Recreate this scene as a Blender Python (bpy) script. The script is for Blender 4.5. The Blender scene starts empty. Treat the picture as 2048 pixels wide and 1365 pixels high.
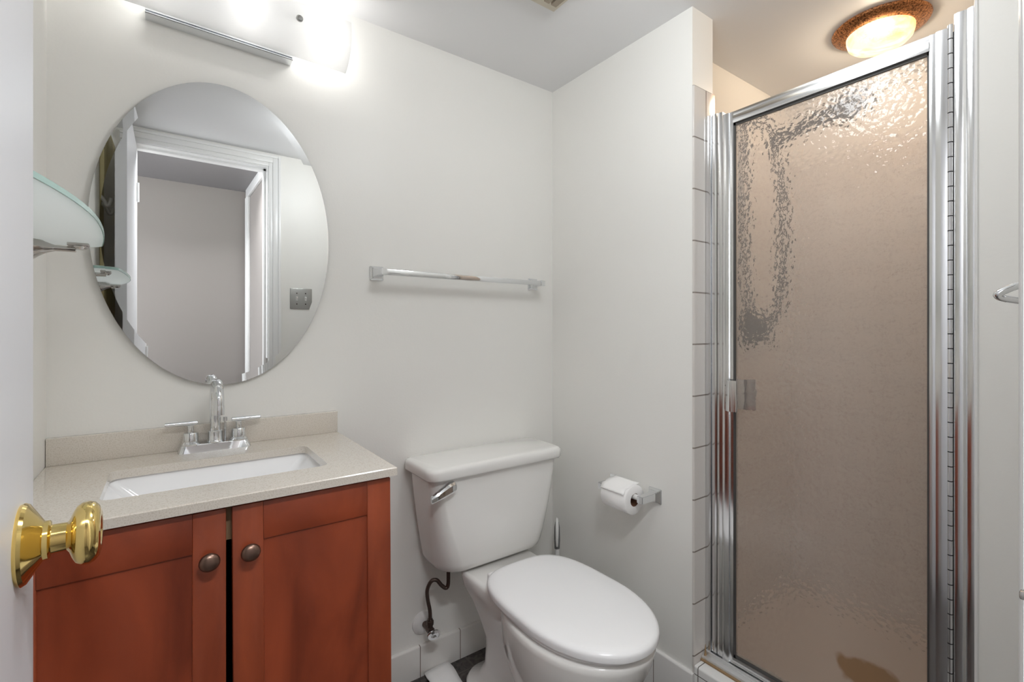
import bpy, bmesh, math, random
from mathutils import Vector, Matrix
PI = math.pi
scn = bpy.context.scene
COL = scn.collection

# ------------------------------------------------------------------ camera, world, lights, exposure
CAM_H = 1.148
cam_d = bpy.data.cameras.new('camera')
cam = bpy.data.objects.new('camera', cam_d); COL.objects.link(cam)
cam.location = (0, 0, CAM_H)
cam.rotation_euler = (PI/2, 0, -math.radians(35.8))
cam_d.sensor_fit = 'HORIZONTAL'; cam_d.sensor_width = 36
cam_d.lens = 36*956/2048
cam_d.shift_y = -21.5/2048
cam_d.clip_start = .02
scn.camera = cam
scn.view_settings.view_transform = 'Standard'
scn.view_settings.look = 'None'
scn.view_settings.gamma = 1
scn.view_settings.use_curve_mapping = False
scn.view_settings.exposure = 0.15
scn.cycles.max_bounces = 14
scn.cycles.diffuse_bounces = 8
scn.cycles.glossy_bounces = 8
scn.cycles.transmission_bounces = 12
scn.cycles.sample_clamp_indirect = 6
scn.cycles.caustics_refractive = True
scn.cycles.use_denoising = True

world = bpy.data.worlds.new('world'); scn.world = world; world.use_nodes = True
world.node_tree.nodes['Background'].inputs[0].default_value = (.9, .95, 1, 1)
world.node_tree.nodes['Background'].inputs[1].default_value = .3

def point(name, loc, watts, col, r):
    d = bpy.data.lights.new(name, 'POINT'); d.energy = watts; d.color = col; d.shadow_soft_size = r
    o = bpy.data.objects.new(name, d); o.location = loc; COL.objects.link(o); return o
def area(name, loc, rot, watts, col, sx, sy):
    d = bpy.data.lights.new(name, 'AREA'); d.energy = watts; d.color = col
    d.shape = 'RECTANGLE'; d.size = sx; d.size_y = sy
    o = bpy.data.objects.new(name, d); o.location = loc; o.rotation_euler = rot; COL.objects.link(o); return o
# added fill light without a lamp body, kept out of view and mirror
point('room_fill_light', (.72, .60, 1.97), 6.6, (.95, .98, 1), .10)
# added fill light hidden behind the door head, brightens the lower room
area('doorway_fill_light', (.24, -.125, 2.09), (math.radians(25), 0, 0), 17, (.96, .98, 1), .5, .07)
# unseen fill light added at the hallway's left end to brighten the hall
area('hall_fill_light', (-1.15, -.42, 1.35), (0, -PI/2, 0), 37, (.93, .96, 1), 1.6, .7)

# ------------------------------------------------------------------ materials
def s2l(c): return tuple(((x/255)/12.92 if x/255 <= .04045 else ((x/255+.055)/1.055)**2.4) for x in c)
MATS = {}
def mat(name, rgb, rough=.5, metal=0, spec=.5, coat=0, trans=0, ior=1.45, emit=None, estr=0):
    m = bpy.data.materials.new(name); m.use_nodes = True
    b = m.node_tree.nodes['Principled BSDF']
    b.inputs['Base Color'].default_value = (*s2l(rgb), 1)
    b.inputs['Roughness'].default_value = rough
    b.inputs['Metallic'].default_value = metal
    b.inputs['Specular IOR Level'].default_value = spec
    b.inputs['Coat Weight'].default_value = coat
    b.inputs['Transmission Weight'].default_value = trans
    b.inputs['IOR'].default_value = ior
    if emit:
        b.inputs['Emission Color'].default_value = (*emit, 1)
        b.inputs['Emission Strength'].default_value = estr
    MATS[name] = m
    return m
def N(m, t, **kw):
    n = m.node_tree.nodes.new(t)
    for k, v in kw.items():
        if k in n.inputs: n.inputs[k].default_value = v
        else: setattr(n, k, v)
    return n
def L(m, a, ao, b, bi): m.node_tree.links.new(a.outputs[ao], b.inputs[bi])
def bsdf(m): return m.node_tree.nodes['Principled BSDF']
def noise_bump(m, scale, strength, dist=.002, detail=3, sx=(1, 1, 1)):
    tc = N(m, 'ShaderNodeTexCoord'); mp = N(m, 'ShaderNodeMapping'); mp.inputs['Scale'].default_value = sx
    nz = N(m, 'ShaderNodeTexNoise'); nz.inputs['Scale'].default_value = scale; nz.inputs['Detail'].default_value = detail
    bp = N(m, 'ShaderNodeBump'); bp.inputs['Strength'].default_value = strength; bp.inputs['Distance'].default_value = dist
    L(m, tc, 'Object', mp, 0); L(m, mp, 0, nz, 'Vector'); L(m, nz, 0, bp, 'Height'); L(m, bp, 0, bsdf(m), 'Normal')
    return nz
def noise_color(m, scale, c1, c2, lo=.35, hi=.65, detail=4, sx=(1, 1, 1), dist=0):
    tc = N(m, 'ShaderNodeTexCoord'); mp = N(m, 'ShaderNodeMapping'); mp.inputs['Scale'].default_value = sx
    nz = N(m, 'ShaderNodeTexNoise'); nz.inputs['Scale'].default_value = scale; nz.inputs['Detail'].default_value = detail
    nz.inputs['Distortion'].default_value = dist
    cr = N(m, 'ShaderNodeValToRGB')
    cr.color_ramp.elements[0].position = lo; cr.color_ramp.elements[0].color = (*s2l(c1), 1)
    cr.color_ramp.elements[1].position = hi; cr.color_ramp.elements[1].color = (*s2l(c2), 1)
    L(m, tc, 'Object', mp, 0); L(m, mp, 0, nz, 'Vector'); L(m, nz, 0, cr, 0); L(m, cr, 0, bsdf(m), 'Base Color')
    return cr
def tile_mat(name, rgb, grout, axes, origin, w, h, mortar=.0012, rough=.12, var=0, rgb2=None):
    m = mat(name, rgb, rough)
    tc = N(m, 'ShaderNodeTexCoord'); sp = N(m, 'ShaderNodeSeparateXYZ'); cb = N(m, 'ShaderNodeCombineXYZ')
    L(m, tc, 'Object', sp, 0)
    for i, ax in enumerate(axes):
        s = N(m, 'ShaderNodeMath', operation='SUBTRACT'); s.inputs[1].default_value = origin[i]
        L(m, sp, ax, s, 0); L(m, s, 0, cb, i)
    bk = N(m, 'ShaderNodeTexBrick'); bk.offset = 0; bk.squash = 1
    bk.inputs['Scale'].default_value = 1; bk.inputs['Brick Width'].default_value = w; bk.inputs['Row Height'].default_value = h
    bk.inputs['Mortar Size'].default_value = mortar; bk.inputs['Mortar Smooth'].default_value = .1; bk.inputs['Bias'].default_value = -.2
    bk.inputs['Color1'].default_value = (*s2l(rgb), 1); bk.inputs['Color2'].default_value = (*s2l(rgb2 or rgb), 1)
    bk.inputs['Mortar'].default_value = (*s2l(grout), 1)
    L(m, cb, 0, bk, 'Vector'); L(m, bk, 'Color', bsdf(m), 'Base Color')
    bp = N(m, 'ShaderNodeBump'); bp.invert = True; bp.inputs['Strength'].default_value = .5; bp.inputs['Distance'].default_value = .002
    L(m, bk, 'Fac', bp, 'Height'); L(m, bp, 0, bsdf(m), 'Normal')
    return m

M_wall = mat('wall_paint', (236, 235, 231), .38, spec=.4); noise_bump(M_wall, 160, .12, .0015)
M_ceil = mat('ceiling_paint', (230, 230, 231), .5); noise_bump(M_ceil, 120, .08, .001)
M_white = mat('white_gloss_paint', (232, 232, 231), .28)
M_door = mat('door_paint', (214, 215, 219), .35)
M_hall = mat('hall_taupe_paint', (150, 144, 140), .6)
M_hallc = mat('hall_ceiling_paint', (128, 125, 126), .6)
M_chrome = mat('chrome', (226, 228, 230), .05, 1)
M_alum = mat('polished_aluminium', (224, 225, 226), .16, 1)
M_alumd = mat('aluminium_track', (235, 235, 235), .35, .7)
M_nickel = mat('brushed_nickel', (192, 188, 184), .16, 1)
M_brass = mat('polished_brass', (232, 205, 132), .09, 1)
M_steelplate = mat('brushed_steel_plate', (176, 176, 174), .35, 1)
M_black = mat('black_rubber', (22, 20, 20), .6)
M_screw = mat('dark_screw', (60, 45, 42), .4, .8)
M_porc = mat('porcelain', (236, 235, 232), .08, coat=.3)
M_seat = mat('white_seat_plastic', (240, 240, 241), .2)
M_basin = mat('basin_ceramic', (244, 244, 245), .1, coat=.2)
M_paper = mat('tissue_paper', (245, 244, 243), .95, spec=.1); noise_bump(M_paper, 260, .2, .001)
M_card = mat('cardboard', (120, 84, 64), .9)
M_plastic_g = mat('grey_plastic', (112, 112, 112), .4)
M_plastic_w = mat('white_plastic', (226, 226, 224), .35)
M_hose = mat('braided_hose', (100, 86, 80), .35, .85); noise_bump(M_hose, 600, .6, .001)
M_bronze = mat('bronze_knob', (128, 104, 92), .32, .9)
M_dark = mat('interior_shade', (16, 13, 12), .9)  # near-black colour stands in for shade in the cabinet hollow
M_tanboard = mat('unfinished_board', (150, 122, 92), .7)
M_mirror = mat('mirror_silver', (232, 234, 234), .0, 1)
M_medge = mat('mirror_edge', (120, 130, 128), .2, .4)
M_quartz = mat('beige_quartz', (208, 199, 186), .18, coat=.6); noise_color(M_quartz, 420, (200, 191, 178), (216, 209, 199), .36, .5, 2)
M_cherry = mat('cherry_wood', (118, 46, 26), .3, coat=.15)
noise_color(M_cherry, 3.2, (108, 46, 28), (166, 78, 48), .25, .75, 8, (2.6, 2.6, .9), .8)
M_cherry2 = mat('cherry_wood_stile', (128, 52, 28), .3, coat=.15)
noise_color(M_cherry2, 4.0, (112, 48, 29), (168, 81, 49), .25, .75, 8, (3, 3, .6), .6)
M_board = mat('olive_planks', (140, 128, 92), .5)
noise_color(M_board, 14, (196, 184, 136), (226, 214, 166), .35, .65, 3, (1, 6, .25))
M_copper = mat('hammered_copper', (150, 96, 62), .35, .85); noise_color(M_copper, 220, (92, 58, 38), (214, 150, 100), .35, .62, 4); 
M_vent = mat('aged_vent_plastic', (214, 206, 190), .5)
M_ventd = mat('vent_grille_plastic', (150, 138, 122), .6)
M_caulk = mat('stained_caulk', (150, 124, 92), .8)
M_rustcap = mat('wall_stain_caulk', (226, 222, 214), .6)
M_tilebase = {}
M_retile = tile_mat('jamb_tile', (214, 209, 204), (140, 130, 122), ('X', 'Z'), (1.3215, .1855), .1535, .1535, .0022)
M_shtile = tile_mat('shower_tile_side', (221, 216, 211), (150, 134, 124), ('X', 'Z'), (1.37, .1855), .1085, .1085, .0015, .18)
M_shtile2 = tile_mat('shower_tile_back', (221, 216, 211), (150, 134, 124), ('Y', 'Z'), (.1, .1855), .1085, .1085, .0015, .18)
M_shwall = mat('shower_paint', (226, 221, 214), .5)
M_pan = mat('shower_pan', (212, 200, 190), .4)
M_baseb = tile_mat('base_tile_back', (226, 224, 220), (120, 104, 96), ('X', 'Z'), (.6785, -.4), .1515, .9, .0013)
M_baser = tile_mat('base_tile_right', (226, 224, 222), (120, 104, 96), ('Y', 'Z'), (.2, -.4), .1535, .9, .0013)
M_curb = tile_mat('curb_tile', (232, 231, 229), (110, 104, 100), ('Y', 'Z'), (.2, .02), .1535, .1185, .0014)
M_floor = tile_mat('slate_floor_tile', (58, 55, 54), (96, 90, 86), ('X', 'Y'), (.545, 1.4), .305, .305, .003, .35)
def _floor():
    m = M_floor
    bk = [n for n in m.node_tree.nodes if n.type == 'TEX_BRICK'][0]
    tc = N(m, 'ShaderNodeTexCoord'); nz = N(m, 'ShaderNodeTexNoise'); nz.inputs['Scale'].default_value = 38; nz.inputs['Detail'].default_value = 8; nz.inputs['Distortion'].default_value = 1.2
    cr = N(m, 'ShaderNodeValToRGB'); cr.color_ramp.elements[0].position = .3; cr.color_ramp.elements[0].color = (*s2l((40, 38, 38)), 1)
    cr.color_ramp.elements[1].position = .75; cr.color_ramp.elements[1].color = (*s2l((104, 98, 94)), 1)
    L(m, tc, 'Object', nz, 'Vector'); L(m, nz, 0, cr, 0); L(m, cr, 0, bk, 'Color1'); L(m, cr, 0, bk, 'Color2')
_floor()

# frosted glass of the shelf
def mix_mat(name, builder):
    m = bpy.data.materials.new(name); m.use_nodes = True
    nt = m.node_tree; nt.nodes.remove(nt.nodes['Principled BSDF'])
    out = [n for n in nt.nodes if n.type == 'OUTPUT_MATERIAL'][0]
    builder(m, out); return m
def _frost(m, out):
    d = N(m, 'ShaderNodeBsdfDiffuse'); d.inputs[0].default_value = (*s2l((250, 252, 252)), 1)
    t = N(m, 'ShaderNodeBsdfTranslucent'); t.inputs[0].default_value = (*s2l((250, 253, 253)), 1)
    g = N(m, 'ShaderNodeBsdfGlossy'); g.inputs['Roughness'].default_value = .15
    mx = N(m, 'ShaderNodeMixShader'); mx.inputs[0].default_value = .75
    m2 = N(m, 'ShaderNodeMixShader'); m2.inputs[0].default_value = .06
    L(m, d, 0, mx, 1); L(m, t, 0, mx, 2); L(m, mx, 0, m2, 1); L(m, g, 0, m2, 2); L(m, m2, 0, out, 0)
M_frost = mix_mat('frosted_glass', _frost)
M_gedge = mat('green_glass_edge', (196, 228, 222), .2, trans=.3)
def _shade(m, out):
    d = N(m, 'ShaderNodeBsdfDiffuse'); d.inputs[0].default_value = (*s2l((244, 244, 243)), 1)
    t = N(m, 'ShaderNodeBsdfTranslucent'); t.inputs[0].default_value = (.9, .9, .9, 1)
    g = N(m, 'ShaderNodeBsdfGlossy'); g.inputs['Roughness'].default_value = .08
    mx = N(m, 'ShaderNodeMixShader'); mx.inputs[0].default_value = .62
    m2 = N(m, 'ShaderNodeMixShader'); m2.inputs[0].default_value = .05
    L(m, d, 0, mx, 1); L(m, t, 0, mx, 2); L(m, mx, 0, m2, 1); L(m, g, 0, m2, 2); L(m, m2, 0, out, 0)
M_shade = mix_mat('white_opal_glass', _shade)
def _opal(m, out):
    tc = N(m, 'ShaderNodeTexCoord'); nz = N(m, 'ShaderNodeTexNoise'); nz.inputs['Scale'].default_value = 14; nz.inputs['Detail'].default_value = 4; nz.inputs['Distortion'].default_value = 1.5
    cr = N(m, 'ShaderNodeValToRGB'); cr.color_ramp.elements[0].position = .3; cr.color_ramp.elements[0].color = (1, .62, .22, 1)
    cr.color_ramp.elements[1].position = .6; cr.color_ramp.elements[1].color = (1, .82, .56, 1)
    em = N(m, 'ShaderNodeEmission'); em.inputs[1].default_value = 2.2
    tr = N(m, 'ShaderNodeBsdfTransparent'); tr.inputs[0].default_value = (1, .86, .68, 1)
    mx = N(m, 'ShaderNodeMixShader'); mx.inputs[0].default_value = .4
    L(m, tc, 'Object', nz, 'Vector'); L(m, nz, 0, cr, 0); L(m, cr, 0, em, 0); L(m, em, 0, mx, 1); L(m, tr, 0, mx, 2); L(m, mx, 0, out, 0)
M_opal = mix_mat('lit_alabaster_glass', _opal)
# hammered shower glass
M_glass = mat('hammered_glass', (240, 234, 229), .07, trans=1, ior=1.45)
def _glass():
    m = M_glass
    tc = N(m, 'ShaderNodeTexCoord')
    vo = N(m, 'ShaderNodeTexVoronoi'); vo.feature = 'SMOOTH_F1'; vo.inputs['Scale'].default_value = 84; vo.inputs['Smoothness'].default_value = .6
    nz = N(m, 'ShaderNodeTexNoise'); nz.inputs['Scale'].default_value = 90; nz.inputs['Detail'].default_value = 2
    ad = N(m, 'ShaderNodeMath', operation='ADD')
    bp = N(m, 'ShaderNodeBump'); bp.inputs['Strength'].default_value = .42; bp.inputs['Distance'].default_value = .0028
    L(m, tc, 'Object', vo, 'Vector'); L(m, tc, 'Object', nz, 'Vector')
    L(m, vo, 'Distance', ad, 0); L(m, nz, 0, ad, 1); L(m, ad, 0, bp, 'Height'); L(m, bp, 0, bsdf(m), 'Normal')
    # mineral stain near the bottom rail
    dv = N(m, 'ShaderNodeVectorMath', operation='SUBTRACT'); dv.inputs[1].default_value = (.001, -.118, .150)
    sc = N(m, 'ShaderNodeVectorMath', operation='MULTIPLY'); sc.inputs[1].default_value = (0, 13, 26)
    nv = N(m, 'ShaderNodeTexNoise'); nv.inputs['Scale'].default_value = 22
    na = N(m, 'ShaderNodeVectorMath', operation='MULTIPLY_ADD'); na.inputs[1].default_value = (0, 1.3, 1.3)
    nb = N(m, 'ShaderNodeVectorMath', operation='SUBTRACT'); nb.inputs[1].default_value = (0, .65, .65)
    ln = N(m, 'ShaderNodeVectorMath', operation='LENGTH')
    cr = N(m, 'ShaderNodeValToRGB')
    cr.color_ramp.elements[0].position = .75; cr.color_ramp.elements[0].color = (*s2l((186, 156, 122)), 1)
    cr.color_ramp.elements[1].position = 1.0; cr.color_ramp.elements[1].color = (*s2l((240, 234, 229)), 1)
    L(m, tc, 'Object', dv, 0); L(m, dv, 0, sc, 0); L(m, tc, 'Object', nv, 'Vector')
    L(m, nv, 'Color', na, 0); L(m, sc, 0, na, 2); L(m, na, 0, nb, 0); L(m, nb, 0, ln, 0)
    L(m, ln, 'Value', cr, 0); L(m, cr, 0, bsdf(m), 'Base Color')
_glass()
def _haze(m):
    out = [n for n in m.node_tree.nodes if n.type == 'OUTPUT_MATERIAL'][0]
    d = N(m, 'ShaderNodeBsdfDiffuse'); d.inputs[0].default_value = (*s2l((214, 200, 188)), 1)
    mx = N(m, 'ShaderNodeMixShader'); mx.inputs[0].default_value = .24
    L(m, bsdf(m), 0, mx, 1); L(m, d, 0, mx, 2); L(m, mx, 0, out, 0)
    bp = [n for n in m.node_tree.nodes if n.type == 'BUMP'][0]; L(m, bp, 0, d, 'Normal')
    cr = [n for n in m.node_tree.nodes if n.type == 'VALTORGB'][0]
    mul = N(m, 'ShaderNodeMix'); mul.data_type = 'RGBA'; mul.blend_type = 'MULTIPLY'; mul.inputs['Factor'].default_value = 1
    mul.inputs[7].default_value = (*s2l((230, 223, 217)), 1)
    L(m, cr, 0, mul, 6); m.node_tree.links.new(mul.outputs[2], d.inputs[0])
_haze(M_glass)
M_gback = mat('obscure_glass_back', (240, 236, 233), .09, trans=1, ior=1.45)

# ------------------------------------------------------------------ mesh helpers (world coordinates)
def box(bm, x0, x1, y0, y1, z0, z1, bev=0, seg=2, edges=None):
    r = bmesh.ops.create_cube(bm, size=1)
    vs = r['verts']
    for v in vs:
        v.co = Vector(((x0+x1)/2+v.co.x*(x1-x0), (y0+y1)/2+v.co.y*(y1-y0), (z0+z1)/2+v.co.z*(z1-z0)))
    if bev:
        es = list({e for v in vs for e in v.link_edges})
        if edges: es = [e for e in es if edges((e.verts[0].co+e.verts[1].co)/2, e.verts[1].co-e.verts[0].co)]
        bmesh.ops.bevel(bm, geom=es, offset=bev, segments=seg, affect='EDGES', profile=.5)
def frame_of(d):
    d = d.normalized(); a = Vector((0, 0, 1)) if abs(d.z) < .9 else Vector((1, 0, 0))
    x = a.cross(d).normalized(); y = d.cross(x); return x, y
def lathe(bm, prof, base, axis, n=40, sx=1, sy=1):
    """prof: list of (distance along axis, radius)"""
    base = Vector(base); axis = Vector(axis).normalized(); ex, ey = frame_of(axis)
    rings = []
    for (h, r) in prof:
        c = base+axis*h
        if r < 1e-6: rings.append([bm.verts.new(c)])
        else: rings.append([bm.verts.new(c+ex*(r*sx*math.cos(2*PI*i/n))+ey*(r*sy*math.sin(2*PI*i/n))) for i in range(n)])
    skin(bm, rings)
def skin(bm, rings, closed=True, cap=True):
    for a, b in zip(rings, rings[1:]):
        n = max(len(a), len(b))
        if len(a) == 1 and len(b) == 1: continue
        rng = range(n if closed else n-1)
        for i in rng:
            j = (i+1) % n
            if len(a) == 1: bm.faces.new((a[0], b[j], b[i]))
            elif len(b) == 1: bm.faces.new((a[i], a[j], b[0]))
            else: bm.faces.new((a[i], a[j], b[j], b[i]))
    if cap and closed:
        for rg, rev in ((rings[0], True), (rings[-1], False)):
            if len(rg) > 2: bm.faces.new(tuple(reversed(rg)) if rev else tuple(rg))
def smooth_path(pts, k=6):
    pts = [Vector(p) for p in pts]; out = []
    for i in range(len(pts)-1):
        p0 = pts[max(i-1, 0)]; p1 = pts[i]; p2 = pts[i+1]; p3 = pts[min(i+2, len(pts)-1)]
        for s in range(k):
            t = s/k
            out.append(.5*((2*p1)+(-p0+p2)*t+(2*p0-5*p1+4*p2-p3)*t*t+(-p0+3*p1-3*p2+p3)*t**3))
    out.append(pts[-1]); return out
def tube(bm, pts, r, n=14, k=6, smooth=True):
    pts = smooth_path(pts, k) if smooth else [Vector(p) for p in pts]
    rings = []; ex = None
    for i, p in enumerate(pts):
        d = (pts[min(i+1, len(pts)-1)]-pts[max(i-1, 0)]).normalized()
        if ex is None: ex, ey = frame_of(d)
        else:
            ex = (ex-d*ex.dot(d)).normalized(); ey = d.cross(ex)
        rr = r(i/(len(pts)-1)) if callable(r) else r
        rings.append([bm.verts.new(p+ex*(rr*math.cos(2*PI*j/n))+ey*(rr*math.sin(2*PI*j/n))) for j in range(n)])
    skin(bm, rings)
def loft(bm, outlines, cap=True):
    rings = [[bm.verts.new(p) for p in o] for o in outlines]
    skin(bm, rings, True, cap)
def rrect(x0, x1, y0, y1, r, z, n=6):
    """rounded rectangle outline in plan; r one radius or (front-left, front-right, back-right, back-left)"""
    if not isinstance(r, tuple): r = (r,)*4
    out = []
    for (cx, cy, a0, rr) in ((x0+r[0], y0+r[0], PI, r[0]), (x1-r[1], y0+r[1], 1.5*PI, r[1]), (x1-r[2], y1-r[2], 0, r[2]), (x0+r[3], y1-r[3], .5*PI, r[3])):
        for i in range(n+1):
            a = a0+.5*PI*i/n
            out.append(Vector((cx+rr*math.cos(a), cy+rr*math.sin(a), z)))
    return out

def thing(name, label, cat, loc, group=None):
    o = bpy.data.objects.new(name, None); COL.objects.link(o); o.location = loc
    o.empty_display_size = .05
    o['label'] = label; o['category'] = cat
    if group: o['group'] = group
    return o
def world_loc(o):
    v = Vector((0, 0, 0))
    while o: v += Vector(o.location); o = o.parent
    return v
def obj(name, bm, m, parent=None, angle=35, label=None, origin=None):
    """link one mesh; bm is in world coordinates"""
    bmesh.ops.recalc_face_normals(bm, faces=bm.faces[:])
    o = bpy.data.objects.new(name, bpy.data.meshes.new(name))
    off = world_loc(parent) if parent else Vector(origin or (0, 0, 0))
    if off.length: bmesh.ops.translate(bm, verts=bm.verts[:], vec=-off)
    me = o.data; bm.to_mesh(me); bm.free()
    me.materials.append(m)
    for p in me.polygons: p.use_smooth = True
    me.set_sharp_from_angle(angle=math.radians(angle))
    if parent: o.parent = parent
    elif origin: o.location = origin
    if label: o['label'] = label
    COL.objects.link(o); return o
def struct(name, bm, m, parent=None, angle=35):
    o = obj(name, bm, m, parent, angle)
    if not parent: o['kind'] = 'structure'
    return o
def tag(o, label, cat, group=None):
    o['label'] = label; o['category'] = cat
    if group: o['group'] = group
    return o
def B(): return bmesh.new()
def bx(*a, **k):
    bm = B(); box(bm, *a, **k); return bm

# ------------------------------------------------------------------ room shell
D = 1.47; W = 1.262; XL = -.218; ZC = 2.109; YF = .05
SX = 1.368          # inner face of the shower-side wall thickness
SB = 2.20           # shower back wall
SY0, SY1 = .10, .97
struct('floor', bx(XL-.12, SB+.1, -.95, D+.12, -.05, 0), M_floor)
struct('ceiling', bx(XL-.12, SB+.1, YF-.11, D+.12, ZC, ZC+.05), M_ceil)
struct('wall_back', bx(XL-.12, SB+.1, D, D+.12, 0, ZC), M_wall)
struct('wall_left', bx(XL-.12, XL, YF-.11, D, 0, ZC), M_wall)
struct('wall_right', bx(W, SX, .836, D, 0, ZC), M_wall)
struct('wall_right_near', bx(W, SX, YF-.11, .2195, 0, ZC), M_wall)
# front wall with the doorway the camera stands in
OX0, OX1, OZ = -.088, .468, 2.03
bm = B(); box(bm, XL, OX0-.018, YF-.11, YF, 0, ZC); box(bm, OX1+.018, W, YF-.11, YF, 0, ZC); box(bm, OX0-.018, OX1+.018, YF-.11, YF, OZ+.018, ZC)
struct('wall_front', bm, M_wall)
# doorway lining and casing
bm = B()
box(bm, OX0-.018, OX0, YF-.115, YF+.004, 0, OZ); box(bm, OX1, OX1+.018, YF-.115, YF+.004, 0, OZ); box(bm, OX0-.018, OX1+.018, YF-.115, YF+.004, OZ, OZ+.018)
box(bm, OX1-.011, OX1, YF-.075, YF-.036, 0, OZ); box(bm, OX0, OX1, YF-.075, YF-.036, OZ-.011, OZ)
struct('trim_1', bm, M_white)
bm = B()
for (x0, x1, t) in ((OX1+.006, OX1+.026, .011), (OX1+.026, OX1+.052, .015), (OX1+.052, OX1+.066, .019)):
    box(bm, x0, x1, YF, YF+t, 0, OZ+.006+(x0-OX1-.006)+(x1-x0), .0015)
for (z0, z1, t) in ((OZ+.006, OZ+.026, .011), (OZ+.026, OZ+.052, .015), (OZ+.052, OZ+.066, .019)):
    box(bm, OX0-.10, OX1+.006+(z0-OZ-.006), YF, YF+t, z0, z1, .0015)
box(bm, OX0-.074, OX0-.02, YF, YF+.011, 0, OZ+.05, .002)
struct('trim_2', bm, M_white)
bm = B(); box(bm, OX1-.0015, OX1+.0005, YF-.03, YF+.0045, .935, .998, .0006); box(bm, OX1-.002, OX1+.004, YF+.003, YF+.0115, .9665, .972, .001)
tag(obj('strike_plate', bm, M_nickel, origin=(OX1, YF, .95)), 'small metal strike plate on the right-hand door jamb, at the edge of view', 'strike plate')
# hallway behind the camera
HX0, HX1, HY = -1.2, .50, -.86
struct('wall_hall_back', bx(HX0, HX1+.1, HY-.1, HY, 0, ZC), M_hall)
struct('wall_hall_right', bx(HX1, HX1+.1, HY, YF-.11, 0, ZC), M_hall)
struct('wall_hall_front', bx(HX0, XL-.12, YF-.21, YF-.11, 0, ZC), M_hall)
struct('ceiling_hall', bx(HX0, HX1+.1, HY-.1, YF-.11, ZC, ZC+.05), M_hallc)
bm = B(); box(bm, HX1-.016, HX1, HY+.05, HY+.13, 0, 2.05, .003); box(bm, HX1-.022, HX1-.016, HY+.06, HY+.12, 0, 2.05, .003); box(bm, HX1-.016, HX1, HY+.05, -.07, 2.05, 2.12, .003)
struct('trim_3', bm, M_white)
# shower stall
struct('wall_shower_side', bx(SX, SB, SY1, D, 0, ZC), M_shwall)
struct('wall_shower_near', bx(SX, SB, YF-.11, SY0, 0, ZC), M_shwall)
struct('wall_shower_back', bx(SB, SB+.1, YF-.11, D, 0, ZC), M_shwall)
bm = B(); box(bm, SX, SB, SY1-.008, SY1, .06, 1.873)
struct('trim_4', bm, M_shtile)
bm = B(); box(bm, SB-.008, SB, SY0, SY1, .06, 1.873)
struct('trim_5', bm, M_shtile2)
bm = B(); box(bm, SX, SB, SY0, SY0+.008, .06, 1.873)
struct('trim_6', bm, M_shtile)
struct('floor_shower', bx(SX, SB, SY0, SY1, 0, .06), M_pan)
# tiled returns of the shower opening, with rounded front edge
bm = B(); box(bm, W-.003, SX, .829, .8365, 0, 1.873, .005, 3, lambda c, d: c.x < W and abs(d.z) > .5)
struct('trim_7', bm, M_retile)
bm = B(); box(bm, W-.003, SX, .2190, .2265, 0, ZC-.001, .005, 3, lambda c, d: c.x < W and abs(d.z) > .5)
struct('trim_8', bm, M_white)
# tiled curb
bm = B(); box(bm, W-.006, SX+.01, .2265, .829, 0, .163, .006, 3)
struct('trim_10', bm, M_curb)
# baseboards
bm = B(); box(bm, .412, W-.011, D-.011, D, 0, .102, .005, 3, lambda c, d: c.z > .09 and c.y < D-.005 and abs(d.x) > .2)
struct('baseboard_back', bm, M_baseb)
bm = B(); box(bm, W-.011, W, .829, D, 0, .136, .005, 3, lambda c, d: c.z > .1 and c.x < W-.005 and abs(d.y) > .2)
struct('baseboard_right', bm, M_baser)

# ------------------------------------------------------------------ entrance door with brass knob
HNG = Vector((-.088, YF, 0)); DD = Vector((-.104+.088, .64-YF, 0)).normalized(); DN = Vector((DD.y, -DD.x, 0))   # DN points into the room
DL = .59
t = thing('entry_door', 'white painted door standing open at the left edge, with a brass knob', 'door', HNG)
def dpt(s, n, z): return HNG+DD*s+DN*n+Vector((0, 0, z))
bm = B()
vs = [[bm.verts.new(dpt(s, n, z)) for (s, n) in ((0, 0), (DL, 0), (DL, -.035), (0, -.035))] for z in (.012, 2.02)]
skin(bm, vs); bmesh.ops.bevel(bm, geom=bm.edges[:], offset=.0015, segments=2, affect='EDGES')
slab = obj('slab', bm, M_door, t)
for zz in (.25, 1.0, 1.8):
    bm = B(); lathe(bm, [(0, 0), (0, .006), (.09, .006), (.09, 0)], dpt(-.004, .004, zz-.045), (0, 0, 1), 12)
    obj('hinge', bm, M_white, t)
KZ = .964; kb = dpt(DL-.062, 0, KZ)
bm = B(); lathe(bm, [(0, 0), (0, .0335), (.0025, .0345), (.005, .033), (.0145, .0175), (.016, .0155)], kb, DN, 48)
rose = obj('rosette', bm, M_brass, t, 25)
bm = B(); lathe(bm, [(.014, 0), (.014, .0150), (.015, .0165), (.0185, .0165), (.0195, .0150), (.0202, .0125), (.0300, .0120), (.0320, .0150), (.0340, .0205), (.0365, .0248), (.0400, .0270), (.0450, .0274), (.0490, .0258), (.0520, .0220), (.0535, .0170), (.0528, .012), (.0515, .0100), (.0512, .0)], kb, DN, 48, 1, 1)
kn = obj('knob', bm, M_brass, t, 40)
bm = B(); box(bm, -.0008, .0008, -.011, .011, -.028, .028, .0004)
M = Matrix.Translation(dpt(DL+.0005, -.0175, KZ)) @ Matrix.Rotation(math.atan2(DD.y, DD.x), 4, 'Z')
bmesh.ops.transform(bm, matrix=M, verts=bm.verts[:])
obj('latch_plate', bm, M_brass, t)

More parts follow.
